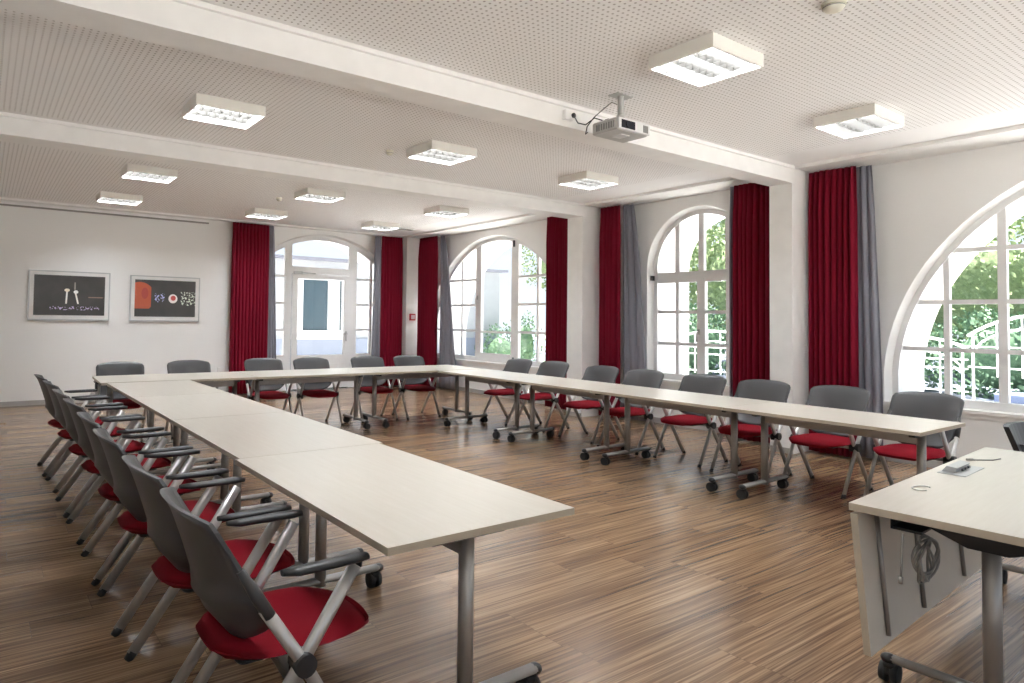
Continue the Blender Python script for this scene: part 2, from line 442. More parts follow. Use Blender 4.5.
w1 = window(1, O1, [(c, .05, None, None) for c in (2.575, .81-1.765)]+[(2.125, .07, None, None), (-.505, .07, None, None), (1.27, .09, None, None), (.35, .09, None, None)],
            [(1.19, .045, -9, 9), (1.675, .045, -9, 9), (2.195, .045, -9, 9)])
w2 = window(2, O2, [(5.745, .05, .7, 2.0), (5.745, .07, 2.1, None), (5.37, .12, .62, 2.05), (5.37, .08, 2.1, None), (4.975, .05, .7, 2.0), (4.975, .07, 2.1, None), (6.10, .05, .7, 2.02), (4.60, .05, .7, 2.02)],
            [(2.065, .15, -9, 9), (1.575, .045, -9, 9), (1.125, .045, -9, 9)])
w3 = window(3, O3, [(11.345, .035, None, None), (10.84, .045, None, None), (10.30, .17, None, None), (9.21, .20, None, None), (8.60, .05, None, None), (8.13, .04, None, None)],
            [(1.205, .045, 8.4, 9.2), (1.715, .045, -9, 9.2), (2.222, .045, -9, 9.2), (1.205, .045, 10.3, 99), (1.715, .045, 10.3, 99), (2.222, .045, 10.3, 99), (1.205, .045, -9, 8.4), (1.19, .04, 9.2, 10.3)])
# sash of the middle casement of window 3, hinges
m = MB()
bx(m, TR, 9.30, 10.24, XG-.055, XG-.03, .70, .785)
m.build('window_sash', MT['frame'], w3, **ST)
m = MB(); bx(m, TR, 9.20, 9.235, XG-.07, XG-.05, 2.78, 2.9); bx(m, TR, 9.20, 9.235, XG-.07, XG-.05, .64, .74)
m.build('window_hinge', MT['black'], w3, **ST)
def handle(y, z, w):
    m = MB(); bx(m, TR, y-.014, y+.014, XG-.065, XG-.05, z-.04, z+.04)
    m.tube([(XG-.06, y, z), (XG-.10, y, z), (XG-.105, y, z-.02), (XG-.105, y, z-.13)], .011)
    m.build('window_handle', MT['chrome'], w, **ST)
handle(5.39, 1.30, w2); handle(10.30, 1.86, w3)
m = MB(); bx(m, TR, 6.115, 6.145, XW+.05, XG-.05, 2.03, 2.10); m.build('window_hinge', MT['black'], w2, **ST)

# ------------------------------------------------------------------ back door with side lights
YD = YB+.12
m = MB(); ring(m, OD.outline(.012), OD.outline(-.075), TB, YD-.04, YD+.05)
for a, wd, z0, z1 in ((4.87, .14, 0, None), (6.275, .17, 0, None), (6.70, .045, .69, None), (4.45, .045, .69, None)):
    vbar(m, TB, OD, a, wd, YD-.03, YD+.04, z0, z1)
for z, wd in ((2.225, .04), (1.70, .04), (1.18, .04)):
    bx(m, TB, 6.36, OD.c+halfspan(OD, z), YD-.025, YD+.03, z-wd/2, z+wd/2)
    bx(m, TB, OD.c-halfspan(OD, z), 4.80, YD-.025, YD+.03, z-wd/2, z+wd/2)
bx(m, TB, 4.94, 6.19, YD-.035, YD+.04, 2.29, 2.42)
bx(m, TB, 6.36, 7.05, YD-.03, YD+.03, 0, .69); bx(m, TB, 4.15, 4.80, YD-.03, YD+.03, 0, .69)
for a0, a1 in ((6.43, 6.98), (4.22, 4.74)): bx(m, TB, a0, a1, YD-.042, YD-.03, .10, .52)
door = m.build('door_1', MT['frame'], **ST)
m = MB()
for a0, a1, z0, z1 in ((4.95, 5.06, .02, 2.28), (6.06, 6.18, .02, 2.28), (5.06, 6.06, 2.19, 2.28), (5.06, 6.06, .02, .68)):
    bx(m, TB, a0, a1, YD-.06, YD-.02, z0, z1)
for a0, a1 in ((5.12, 5.53), (5.59, 6.0)): bx(m, TB, a0, a1, YD-.072, YD-.06, .12, .50)
lf = m.build('door_leaf', MT['frame'], door, **ST)
m = MB(); bx(m, TB, 6.10, 6.13, YD-.075, YD-.06, .95, 1.15); m.tube([(6.115, YD-.07, 1.10), (6.115, YD-.12, 1.10), (6.02, YD-.125, 1.10)], .011)
m.build('door_handle', MT['chrome'], lf, **ST)
m = MB(); bx(m, TB, 4.96, 5.14, YD-.10, YD-.062, 2.27, 2.325); m.tube([(5.1, YD-.09, 2.30), (5.26, YD-.15, 2.295), (5.42, YD-.07, 2.29)], .01, 6)
m.build('door_closer', MT['silver'], door, **ST)
glass(OD, TB, YD+.015, 'door_pane', door)

# ------------------------------------------------------------------ curtains
def curtain(name, axis, plane, a0, a1, label, cat, material, z0=.03, z1=3.135, flare=(0, 0), amp=.045, n=None, ph=0):
    m = MB(); L = a1-a0; n = n or max(3, int(abs(L)/.058)); NU = n*8; NZ = 14; vs = []
    for j in range(NZ+1):
        t = j/NZ; z = z1+(z0-z1)*t
        k = .35+.65*min(1, t*8)
        for i in range(NU+1):
            u = i/NU; a = a0+L*u + (flare[0]*(1-u)+flare[1]*u)*min(1, t*1.25)**.8
            w = math.sin(u*n*2*PI+ph+.35*math.sin(5*u+ph)+.15*math.sin(3*t+u*9))
            w = math.copysign(abs(w)**.8, w)
            d = plane + amp*k*w*(.8+.35*math.sin(u*11+ph*2)) + .012*math.sin(7*u+2*t)
            a += .012*math.cos(u*n*2*PI+ph)*k
            vs.append((d, a, z) if axis == 'y' else (a, d, z))
    fs = [(j*(NU+1)+i, j*(NU+1)+i+1, (j+1)*(NU+1)+i+1, (j+1)*(NU+1)+i) for j in range(NZ) for i in range(NU)]
    m.add(vs, fs, True)
    # header tape and hooks
    o = m.build(name, material); o['label'] = label; o['category'] = cat
    so = o.modifiers.new('t', 'SOLIDIFY'); so.thickness = .004
    return o
XC_ = 7.62
CUR = [('y', XC_, 3.23, 3.72, 'red curtain just right of the nearer white pilaster'),
       ('y', XC_, 4.18, 4.64, 'red curtain between the tall arched window and the nearer pilaster'),
       ('y', XC_, 6.42, 6.80, 'red curtain just right of the farther white pilaster'),
       ('y', XC_, 7.42, 7.93, 'red curtain just left of the farther white pilaster'),
       ('y', XC_, 11.13, 11.78, 'red curtain right of the corner column, before the far arched window'),
       ('x', 11.93, 3.67, 4.35, 'red curtain left of the glazed door, beside the framed pictures'),
       ('x', 11.93, 6.78, 7.27, 'red curtain right of the glazed door, beside the corner column')]
for i, (ax, pl, a0, a1, lb) in enumerate(CUR):
    o = curtain('curtain', ax, pl, a0, a1, lb, 'curtain', MT['curtain'], ph=i*1.3, amp=.058); o['group'] = 'red pleated curtains'
LIN = [('y', XC_+.10, 3.12, 3.27, (-.09, 0), 'grey curtain liner beside the nearest red curtain, by the large right window'),
       ('y', XC_+.04, 4.65, 4.70, (.02, 0), 'narrow grey curtain liner at the right edge of the tall arched window'),
       ('y', XC_+.10, 6.25, 6.46, (-.22, 0), 'grey curtain liner flaring left of the tall arched window'),
       ('y', XC_+.10, 11.02, 11.18, (-.38, 0), 'grey curtain liner left of the far arched window'),
       ('x', 11.97, 4.36, 4.46, (0, .10), 'grey curtain liner left of the glazed door'),
       ('x', 11.97, 6.62, 6.76, (-.05, 0), 'grey curtain liner right of the glazed door')]
for i, (ax, pl, a0, a1, fl, lb) in enumerate(LIN):
    o = curtain('curtain_liner', ax, pl, a0, a1, lb, 'curtain', MT['liner'], flare=fl, n=3, amp=.03, ph=i); o['group'] = 'grey curtain liners'

# ------------------------------------------------------------------ ceiling lamps
def make_lamp():
    t = empty('ceiling_lamp', (0, 0, 0), '', 'lamp')
    hx, hy, h = .28, .235, .09; m = MB(); w = .012
    m.box(-hx, hx, -hy, hy, -.012, -.002)
    # tapered housing
    for sx in (-1, 1):
        x0, x1 = sorted((sx*hx, sx*(hx-w))); m.box(x0, x1, -hy, hy, -h, -.012)
    for sy in (-1, 1):
        y0, y1 = sorted((sy*hy, sy*(hy-w))); m.box(-hx+w, hx-w, y0, y1, -h, -.012)
    m.box(-hx+.02, hx-.02, -hy+.02, hy-.02, -.002, .004)
    m.build('lamp_housing', MT['lamp_body'], t)
    MB().box(-hx+w, hx-w, -hy+w, hy-w, -.042, -.036).build('light_tubes', MT['tube'], t)
    m = MB()
    for i in range(1, 3):
        y = -hy+w+(2*hy-2*w)*i/3
        m.add([(-hx+w, y-.009, -.044), (hx-w, y-.009, -.044), (hx-w, y, -h), (-hx+w, y, -h), (-hx+w, y+.009, -.044), (hx-w, y+.009, -.044)],
              [(0, 1, 2, 3), (3, 2, 5, 4), (0, 4, 5, 1)])
    for i in range(1, 7):
        x = -hx+w+(2*hx-2*w)*i/7
        m.add([(x-.006, -hy+w, -.044), (x-.006, hy-w, -.044), (x, hy-w, -h+.004), (x, -hy+w, -h+.004), (x+.006, -hy+w, -.044), (x+.006, hy-w, -.044)],
              [(0, 1, 2, 3), (3, 2, 5, 4), (0, 4, 5, 1)])
    m.build('louvre', MT['louvre'], t)
    return t
lamp0 = make_lamp()
ordx = ['left', 'middle', 'right']; ordy = ['front row before the projector beam', 'second row between the two beams', 'third row beyond the far beam', 'last row near the back wall']
first = True
for j, y in enumerate((2.53, 5.56, 8.56, 10.68)):
    for i, x in enumerate((1.61, 3.84, 6.02)):
        o = lamp0 if first else copy_tree(lamp0); first = False
        nm = ordx[i]
        place(o, (x, y, ZC), 0, 'square white louvred ceiling lamp, %s one of the %s' % (nm, ordy[j]), 'square louvred ceiling lamps')

# ------------------------------------------------------------------ smoke detectors
def detector(x, y, s, label):
    t = empty('smoke_detector', (x, y, ZC), label, 'smoke detector', group='ceiling smoke detectors')
    m = MB(); m.tube([(0, 0, 0), (0, 0, -.018)], [.055*s, .055*s], 20); m.tube([(0, 0, -.018), (0, 0, -.03), (0, 0, -.045), (0, 0, -.05)], [.045*s, .05*s, .038*s, .02*s], 20)
    m.build('detector_body', MT['detector'], t)
    m = MB(); m.tube([(0, 0, -.027), (0, 0, -.031)], .0515*s, 20, caps=False); m.build('vent_ring', MT['vent'], t)
detector(3.76, 1.70, 1.1, 'round cream smoke detector on the ceiling at the top right of the picture')
detector(3.45, 5.95, .7, 'small smoke detector beside the middle lamp of the second row')
detector(3.55, 9.35, .8, 'small smoke detector between the two farthest middle lamps')
MB().box(6.48, 6.95, 11.0, 11.12, ZC-.012, ZC).build('ceiling_vent', MT['vent'], label='dark slot vent in the ceiling beside the farthest right lamp', category='vent')

# ------------------------------------------------------------------ projector
pj = empty('projector', (4.03, 3.39, 2.875), 'grey and white video projector hanging from the ceiling by the beam', 'projector', rz=R(0))
m = MB(); m.box(-.185, .185, -.12, .13, 0, .095, bev=.02); m.build('projector_body', MT['proj'], pj)
m = MB(); m.box(-.18, .18, -.136, -.118, .006, .088, bev=.003); m.build('front_panel', MT['proj_w'], pj)
m = MB(); m.box(-.15, .0, -.141, -.134, .014, .074); m.build('lens_window', MT['lens'], pj)
m = MB(); m.tube([(-.085, -.141, .045), (-.085, -.150, .045)], .025, 16); m.build('lens', MT['lens'], pj)
m = MB()
for k in range(8): m.box(-.189, -.183, -.10+k*.024, -.088+k*.024, .02, .068)
m.build('side_vent', MT['vent'], pj)
m = MB()
for k in range(4): m.box(.10+k*.015, .108+k*.015, -.140, -.134, .015, .07)
m.build('front_vent', MT['vent'], pj)
m = MB(); m.box(-.12, .12, -.10, .10, .085, .094); m.box(-.02, .16, -.02, .02, .094, .105); m.box(-.16, .02, -.015, .015, .094, .105)
m.build('mount_plate', MT['black'], pj)
m = MB(); m.tube([(0, 0, .10), (0, 0, .31)], .024, 14); m.box(-.09, .09, -.05, .05, .31, .33); m.tube([(0, 0, .12), (0, 0, .16)], .034, 14); m.box(.09, .14, -.008, .008, .318, .328)
m.build('ceiling_bracket', MT['proj'], pj)
m = MB(); m.box(-.05, .05, -.05, .05, -.004, .0); m.build('foot_plate', MT['proj_w'], pj)
m = MB(); m.tube([(3.835, 3.40, 2.965), (3.79, 3.44, 2.985), (3.78, 3.52, 2.95), (3.80, 3.62, 2.99), (3.85, 3.70, 3.06), (3.865, 3.715, 3.09)], .005, 6)
m.tube([(4.00, 3.40, 3.12), (3.95, 3.41, 3.13), (3.88, 3.43, 3.07), (3.81, 3.46, 3.0), (3.775, 3.50, 2.93), (3.79, 3.53, 2.88), (3.815, 3.53, 2.90)], .004, 6)
m.build('projector_cable', MT['black'], label='thin black cables looping from the projector to the beam socket', category='cable')
sk = MB().box(3.78, 3.87, 3.735, 3.773, 3.05, 3.13, bev=.005).build('socket_box', MT['white'], label='white socket box on the beam left of the projector', category='socket')
m = MB().tube([(3.865, 3.738, 3.09), (3.865, 3.722, 3.09)], .02, 12); m.build('plug', MT['black'], sk)

# ------------------------------------------------------------------ tables
TH = .735
def castor(parent, x, y):
    m = MB()
    m.tube([(x, y, .085), (x, y, .065)], .022, 10); m.box(x-.02, x+.02, y-.006, y+.006, .04, .072)
    for s_ in (-1, 1): m.tube([(x+.012, y+s_*.008, .040), (x+.012, y+s_*.032, .040)], [.040, .037], 16)
    return m.build('castor', MT['rubber'], parent)
def make_table(L, D, name='folding_table'):
    """long axis = local x, origin at floor centre"""
    t = empty(name, (0, 0, 0), '', 'table')
    m = MB(); m.box(-L/2, L/2, -D/2, D/2, TH-.025, TH)
    m.v = m.v; o = m.build('tabletop', [MT['table'], MT['edge']], t)
    for p in o.data.polygons:
        if abs(p.normal.z) < .5: p.material_index = 1
    for s_ in (-1, 1):
        x = s_*(L/2-.135)
        m = MB(); m.tube([(x, 0, .08), (x, 0, TH-.06)], .0285, 16)
        leg = m.build('leg', MT['metal'], t)
        m = MB(); m.tube([(x, -.33, .105), (x, .33, .105)], .027, 12, flat=.62, axis=(0, 0, 1)); m.build('foot_bar', MT['metal'], leg)
        for e in (-1, 1):
            m = MB(); m.ball((x, e*.335, .102), .029, .030, .021); m.build('foot_cap', MT['black'], leg)
            castor(leg, x, e*.315)
        m = MB(); m.box(x-.02, x+.02, -.16, .16, TH-.075, TH-.026); m.box(x-.035, x+.035, -.27, .27, TH-.035, TH-.0255)
        m.build('bracket', MT['black'], leg)
    m = MB(); m.box(-L/2+.13, L/2-.13, -.022, .022, TH-.135, TH-.075); m.build('rail', MT['metal'], t)
    for s_ in (-1, 1):
        m = MB(); m.box(-L/2+.05, L/2-.05, s_*(D/2-.06)-.012, s_*(D/2-.06)+.012, TH-.034, TH-.0255); m.build('edge_rail', MT['black'], t)
    return t
gR = 'tables in the row along the windows'; gL = 'tables in the left row with armchairs'; gB = 'tables across the back of the room'
nth = ['nearest', 'second nearest', 'third nearest', 'farthest']
ys = [1.765, 3.175, 4.62, 6.045, 7.345]
for i in range(4):
    o = make_table(ys[i+1]-ys[i]-.004, .80)
    place(o, (5.455, (ys[i]+ys[i+1])/2, 0), PI/2, '%s pale folding table on castors in the row along the windows' % nth[i], gR)
yl = [1.765, 3.26, 4.685, 6.135, 7.49]
for i in range(4):
    o = make_table(yl[i+1]-yl[i]-.004, .81)
    place(o, (1.47 if i else 1.445, (yl[i]+yl[i+1])/2, 0), PI/2, '%s pale folding table on castors in the left row' % nth[i], gL)
xb = [-2.415, -.80, .80, 2.415]; ab = R(-2.0)      # the back row stands slightly askew
for i, w_ in enumerate(('left', 'middle', 'right')):
    o = make_table(xb[i+1]-xb[i]-.004, .88); xm = (xb[i]+xb[i+1])/2
    place(o, (3.44+xm*math.cos(ab), 7.885+xm*math.sin(ab), 0), ab, '%s one of the pale folding tables across the back of the room' % w_, gB)

# ------------------------------------------------------------------ presenter desk (right edge)
dk = empty('presenter_desk', (2.83, 1.235, 0), 'pale presenter desk with modesty panel at the right edge, in the foreground', 'desk', rz=R(3.5))
m = MB(); m.box(0, 1.98, -.80, 0, TH-.028, TH); o = m.build('tabletop', [MT['table'], MT['edge']], dk)
for p in o.data.polygons:
    if abs(p.normal.z) < .5: p.material_index = 1
m = MB()
zt, zb_, tlt = .695, .165, .045
pts = [(.02, 0), (1.96, 0)]
vs = []
for x in (.0, 1.96):
    for y, z in ((-.005, zt), (-.030, zt), (-.030-tlt, zb_), (-.005-tlt, zb_)): vs.append((x, y, z))
m.add(vs, [(3, 2, 1, 0), (4, 5, 6, 7), (0, 1, 5, 4), (1, 2, 6, 5), (2, 3, 7, 6), (3, 0, 4, 7)])
pn = m.build('modesty_panel', [MT['table'], MT['edge']], dk); pn.data.polygons[0].material_index = 1
for x in (.17, .60, 1.20):
    m = MB(); m.tube([(x, -.038, .69), (x, -.038-tlt*.95, .20)], .009, 6); m.build('panel_rail', MT['metal'], pn)
for x in (.20, 1.88):
    m = MB(); m.tube([(x, -.40, .07), (x, -.40, TH-.10)], .029, 18); leg = m.build('leg', MT['metal'], dk)
    m = MB(); m.tube([(x, -.08, .10), (x, -.72, .10)], .022, 10, flat=.75, axis=(0, 0, 1)); m.build('foot_bar', MT['metal'], leg)
    for y in (-.07, -.73):
        m = MB(); m.ball((x, y, .098), .026, .03, .021); m.build('foot_cap', MT['black'], leg); castor(leg, x, y+(.0))
    m = MB()
    m.add([(x-.05, -.12, TH-.03), (x-.05, -.68, TH-.03), (x-.05, -.46, TH-.115), (x-.05, -.34, TH-.115), (x+.05, -.12, TH-.03), (x+.05, -.68, TH-.03), (x+.05, -.46, TH-.115), (x+.05, -.34, TH-.115)],
          [(0, 1, 2, 3), (7, 6, 5, 4), (0, 3, 7, 4), (3, 2, 6, 7), (2, 1, 5, 6), (1, 0, 4, 5)])
    m.build('bracket', MT['black'], leg)
m = MB(); m.box(.25, 1.84, -.43, -.37, TH-.085, TH-.0285); m.build('rail', MT['black'], dk)
m = MB(); m.box(.04, .30, -.23, -.13, TH-.075, TH-.066); m.box(.04, .30, -.135, -.13, TH-.075, TH-.028); m.build('cable_tray', MT['black'], dk)
# coiled cable hanging under the desk
m = MB()
for k in range(6):
    rr = .062+.007*k; cx, cz = 3.04+.008*k, .535-.004*k; a = []
    for q in range(25):
        t = 2*PI*q/24; a.append((cx+rr*1.0*math.cos(t), 1.05+.012*math.sin(t*2+k)+.006*(k % 3), cz+rr*.95*math.sin(t)))
    m.tube(a, .0045, 6, caps=False)
m.tube([(2.97, 1.05, .655), (2.99, 1.05, .60), (3.03, 1.05, .60)], .0045, 6)
m.build('coiled_cable', MT['cable'], label='grey cable coiled and hanging under the presenter desk', category='cable')
m = MB(); m.tube([(2.86, 1.06, .655), (2.85, 1.06, .60), (2.845, 1.06, .55), (2.84, 1.06, .50)], .004, 6); m.tube([(2.84, 1.06, .50), (2.838, 1.06, .475)], .008, 8)
m.build('cable_plug', MT['cable'], label='short cable with a plug dangling under the desk, left of the coil', category='cable')
# flap outlet, cable ring, thin cable on the desk top
px = empty('desk_outlet', (3.93, 1.205, TH), 'silver flap power outlet set into the presenter desk top', 'power outlet', rz=R(3.5))
m = MB(); m.box(-.16, .16, -.055, .055, 0, .003, bev=.001); m.build('outlet_plate', MT['silver'], px)
m = MB(); m.add([(-.11, .0, .003), (.11, .0, .003), (.11, -.01, .026), (-.11, -.01, .026), (-.11, .05, .003), (.11, .05, .003), (.11, .03, .031), (-.11, .03, .031)],
                [(0, 1, 2, 3), (7, 6, 5, 4), (0, 3, 7, 4), (2, 1, 5, 6), (3, 2, 6, 7), (1, 0, 4, 5)]); m.build('flap', MT['silver'], px)
m = MB()
for k in range(3): m.box(-.05+k*.05, -.02+k*.05, -.018, -.012, .006, .016)
m.build('socket_slot', MT['lens'], px)
m = MB(); m.tube([(3.34+.055*math.cos(t*PI/8-.5), 1.165+.03*math.sin(t*PI/8-.5), TH+.003) for t in range(13)], .003, 6)
m.build('cable_loop', MT['cable_w'], label='thin pale cable loop lying on the presenter desk near its corner', category='cable')
m = MB(); m.tube([(4.26, 1.26, TH+.004), (4.30, 1.235, TH+.004), (4.36, 1.20, TH+.003), (4.44, 1.19, TH+.003)], .003, 6); m.tube([(4.235, 1.275, TH+.006), (4.265, 1.257, TH+.006)], .006, 8)
m.build('cable_end', MT['cable'], label='short grey cable end lying behind the flap outlet on the desk', category='cable')

# ------------------------------------------------------------------ chairs (local +x is forward)
HW = .262
def make_chair():
    t = empty('conference_chair', (0, 0, 0), '', 'chair')
    # seat: rounded cushion with waterfall front
    NX, NY = 14, 12; top = []; bot = []
    for i in range(NX+1):
        u = i/NX
        for j in range(NY+1):
            v = j/NY*2-1
            a = u*2-1
            # superellipse mapping of the square to a rounded outline
            ex = math.copysign(abs(a)**1.0, a)
            half = (.235)*(1-max(0, abs(a)-.25)**2.6/.75**2.6*.62) if abs(a) > .25 else .235
            if a > 0: half = .24*(1-max(0, a-.1)**2.4*.62)
            x = .032+.262*a + .02*(1-v*v)*(1 if a > 0 else -.2)*abs(a)
            edge = max(abs(v)**5, abs(a)**7)
            zt = .452-.030*edge-.035*max(0, a-.45)**1.5*2 + .012*max(0, -a-.5) - .010*(1-v*v)*(1-a*a)
            zb = .392+.030*edge-.02*max(0, a-.45)
            top.append((x, half*v, zt)); bot.append((x, half*v, zb))
    n1 = NY+1; f = []
    for i in range(NX):
        for j in range(NY): f.append((i*n1+j, (i+1)*n1+j, (i+1)*n1+j+1, i*n1+j+1))
    m = MB(); m.add(top, f, True); m.add(bot, [tuple(reversed(q)) for q in f], True)
    N = len(top); rim = [i*n1 for i in range(NX+1)]+[NX*n1+j for j in range(1, n1)]+[i*n1+NY for i in range(NX-1, -1, -1)]+[j for j in range(NY-1, 0, -1)]
    for a, b in zip(rim, rim[1:]+rim[:1]): m.f.append([a, b, b+N, a+N]); m.sm.append(True); m.mi.append(0)
    seat = m.build('seat', MT['red'], t)
    m = MB(); m.box(-.17, .20, -.17, .17, .388, .408, bev=.03); m.build('seat_pan', MT['black'], seat)
    # backrest shell, wrapping forward at its sides
    NU, NZ = 16, 16; front = []; back = []
    for i in range(NZ+1):
        w = i/NZ; z = .44+.436*w
        half = .245+.012*w
        if w > .90: half *= 1-.07*((w-.90)/.10)**2
        if w < .30: half *= 1-.16*((.30-w)/.30)**2.5
        for j in range(NU+1):
            v = j/NU*2-1
            zz = z-.026*(abs(v)**3)*max(0, w-.6)/.4 + .070*(v**4)*max(0, 1-w/.4)
            xe = -.120-.60*(zz-.585)
            bow = .040+.130*(1-w)**1.2 + .012*max(0, (w-.84)/.16)**2
            cx = xe-bow*(1-abs(v)**2.6)
            if z < .53: cx += (.53-z)*.55*(1-abs(v)**2)
            lip = .022*math.exp(-((zz-(.585+.02*v*v))/.013)**2)
            front.append((cx+.006, half*v, zz)); back.append((cx-.008-lip, half*v*1.01, zz))
    n1 = NU+1; f = [(i*n1+j, i*n1+j+1, (i+1)*n1+j+1, (i+1)*n1+j) for i in range(NZ) for j in range(NU)]
    m = MB(); m.add(front, f, True); m.add(back, [tuple(reversed(q)) for q in f], True); N = len(front)
    rim = [j for j in range(n1)]+[i*n1+NU for i in range(1, NZ+1)]+[NZ*n1+j for j in range(NU-1, -1, -1)]+[i*n1 for i in range(NZ-1, 0, -1)]
    for a, b in zip(rim, rim[1:]+rim[:1]): m.f.append([b, a, a+N, b+N]); m.sm.append(False); m.mi.append(0)
    m.build('backrest', MT['shell'], t)
    for s_ in (-1, 1):
        y = s_*HW
        J = (0, y, .395); bf = (.225, y, .0); br = (-.275, y, .0)
        # front leg runs up and back through the hinge to the backrest
        m = MB(); m.tube([(.212, y, .022), J, (-.125, y*.985, .585)], .0145, 10, flat=1.35, axis=(1, 0, .4))
        fl = m.build('front_leg', MT['chrome'], t)
        m = MB(); m.tube([(-.108, y*.985, .56), (-.150, y*.975, .63), (-.195, y*.945, .705)], [.019, .019, .012], 10); m.build('back_sleeve', MT['sleeve'], fl)
        m = MB(); m.tube([(.225, y, .0), (.210, y, .026)], .018, 10); m.build('foot_cap', MT['rubber'], fl)
        # rear leg runs up and forward through the hinge to the armrest
        m = MB(); m.tube([(-.262, y-s_*.012, .022), (0, y-s_*.012, .395), (.17, y-s_*.004, .655)], .0150, 10, flat=1.55, axis=(1, 0, -.4))
        rl = m.build('rear_leg', MT['chrome'], t)
        m = MB(); m.tube([(-.277, y-s_*.012, .0), (-.256, y-s_*.012, .030)], .019, 10); m.build('foot_cap', MT['rubber'], rl)
        m = MB(); m.tube([(0, y-s_*.045, .395), (0, y+s_*.026, .395)], .034, 14); m.box(-.03, .03, min(y-s_*.05, y), max(y-s_*.05, y), .36, .42, bev=.008); m.build('hinge', MT['black'], t)
        m = MB(); m.tube([(-.08, y+s_*.014, .684), (-.03, y+s_*.014, .680), (.10, y+s_*.012, .681), (.17, y+s_*.010, .682), (.205, y+s_*.008, .680)], [.014, .023, .025, .025, .018], 12, flat=.60, axis=(0, 0, 1))
        m.build('armrest', MT['black'], t)
    m = MB(); m.tube([(0, -HW, .385), (0, HW, .385)], .011, 8); m.build('crossbar', MT['chrome'], t)
    return t
chair0 = make_chair()
PL = dict(l=[(.829, 2.154, -.6), (.819, 2.785, .6), (.808, 3.541, -.9), (.808, 4.209, -.7), (.806, 4.965, 1.4), (.794, 5.635, 1.0), (.784, 6.405, 2.2), (.759, 7.082, .7)],
          r=[(6.20, 2.221, 178), (6.107, 2.86, 178.1), (6.04, 3.511, 181.8), (6.09, 4.20, 180.6), (6.04, 4.93, 181.3), (6.09, 5.61, 181.2), (6.152, 6.50, 183.3), (6.08, 7.14, 181.6)],
          b=[(5.279, 8.20, -93.3), (4.593, 8.25, -94.5), (3.715, 8.21, -91.5), (3.095, 8.35, -91.0), (2.123, 8.295, -91.7), (1.344, 8.293, -92.0)])
nm8 = ['nearest', 'second', 'third', 'fourth', 'fifth', 'sixth', 'seventh', 'eighth and farthest']
first = True
for key in 'lrb':
    for i, (x, y, a) in enumerate(PL[key]):
        o = chair0 if first else copy_tree(chair0); first = False
        if key == 'l':
            lb = 'grey and red chair with armrests, %s from the camera in the left row' % nm8[i]; gp = 'chairs along the left row of tables'
        elif key == 'r':
            lb = 'grey and red chair, %s from the camera in the row by the windows' % nm8[i]; gp = 'chairs along the window row of tables'
        else:
            lb = 'grey and red chair behind the back tables, %s from right' % ['first', 'second', 'third', 'fourth', 'fifth', 'sixth and leftmost'][i]; gp = 'chairs behind the back tables'
        place(o, (x, y, 0), R(a), lb, gp)
# presenter's chair on castors, only its edge is in the picture
pc = empty('office_chair', (5.66, 1.08, 0), 'black swivel office chair at the right edge behind the presenter desk', 'chair', rz=R(-90))
m = MB(); m.box(-.23, .25, -.23, .23, .43, .49, bev=.05); m.build('seat', MT['black'], pc)
m = MB()
vs = []
for i in range(9):
    w = i/8; z = .52+.27*w; h = .17+.06*w
    for j in range(9):
        v = j/4-1; vs.append((-.25-.08*w-.04*(1-v*v), h*v, z))
    for j in range(9):
        v = 1-j/4; vs.append((-.28-.08*w-.04*(1-v*v), h*v, z))
m.add(vs, [(i*18+j, i*18+(j+1) % 18, (i+1)*18+(j+1) % 18, (i+1)*18+j) for i in range(8) for j in range(18)]+[tuple(range(17, -1, -1)), tuple(range(144, 162))], False)
m.build('backrest', MT['black'], pc)
m = MB(); m.tube([(-.20, 0, .42), (-.33, 0, .50), (-.33, 0, .66)], .02, 8); m.build('back_support', MT['black'], pc)
m = MB(); m.tube([(0, 0, .09), (0, 0, .43)], .03, 12); m.build('gas_column', MT['chrome'], pc)
for k in range(5):
    a = 2*PI*k/5+.3; x, y = .30*math.cos(a), .30*math.sin(a)
    m = MB(); m.tube([(0, 0, .11), (x, y, .085)], [.028, .016], 8); b_ = m.build('base_arm', MT['black'], pc)
    castor(b_, x, y)

# ------------------------------------------------------------------ pictures, alarm
def picture(x0, x1, z0, z1, pm, label):
    cx, cz = (x0+x1)/2, (z0+z1)/2; w, h = (x1-x0), (z1-z0)
    t = empty('framed_picture', (cx, YB-.02, cz), label, 'picture', group='framed photographs on the back wall')
    m = MB(); f_ = .018
    for a, b, c, d in ((-w/2, w/2, h/2-f_, h/2), (-w/2, w/2, -h/2, -h/2+f_), (-w/2, -w/2+f_, -h/2+f_, h/2-f_), (w/2-f_, w/2, -h/2+f_, h/2-f_)):
        m.box(a, b, -.022, .012, c, d)
    m.build('frame', MT['silver'], t)
    m = MB(); m.box(-w/2+f_, w/2-f_, -.010, .012, -h/2+f_, h/2-f_); m.build('mount', MT['mat_board'], t)
    m = MB(); m.box(-.5, .5, -.5, .5, -.3, .3); o = m.build('print', pm, t)
    o.scale = (w-.15, .004, (h-.15)/.6); o.location = (0, -.0125, .005)
picture(.575, 1.725, 1.33, 2.118, MT['photo0'], 'left framed photograph of two lit columns over a night city')
picture(2.03, 3.17, 1.325, 2.104, MT['photo1'], 'right framed photograph with an orange lit wall and a red disc at night')
fa = empty('fire_alarm', (7.53, 11.93, 1.46), 'small dark red fire alarm call point on the corner column', 'fire alarm')
m = MB(); m.box(-.07, .07, -.03, 0, -.07, .07, bev=.006); m.build('alarm_box', MT['alarm'], fa)
m = MB(); m.box(-.042, .048, -.034, -.030, -.045, .045); m.build('alarm_plate', MT['alarm_w'], fa)
MB().box(3.52, 3.58, YB-.02, YB, .42, .50, bev=.005).build('wall_socket', MT['white'], label='small white wall socket left of the back red curtain', category='socket')

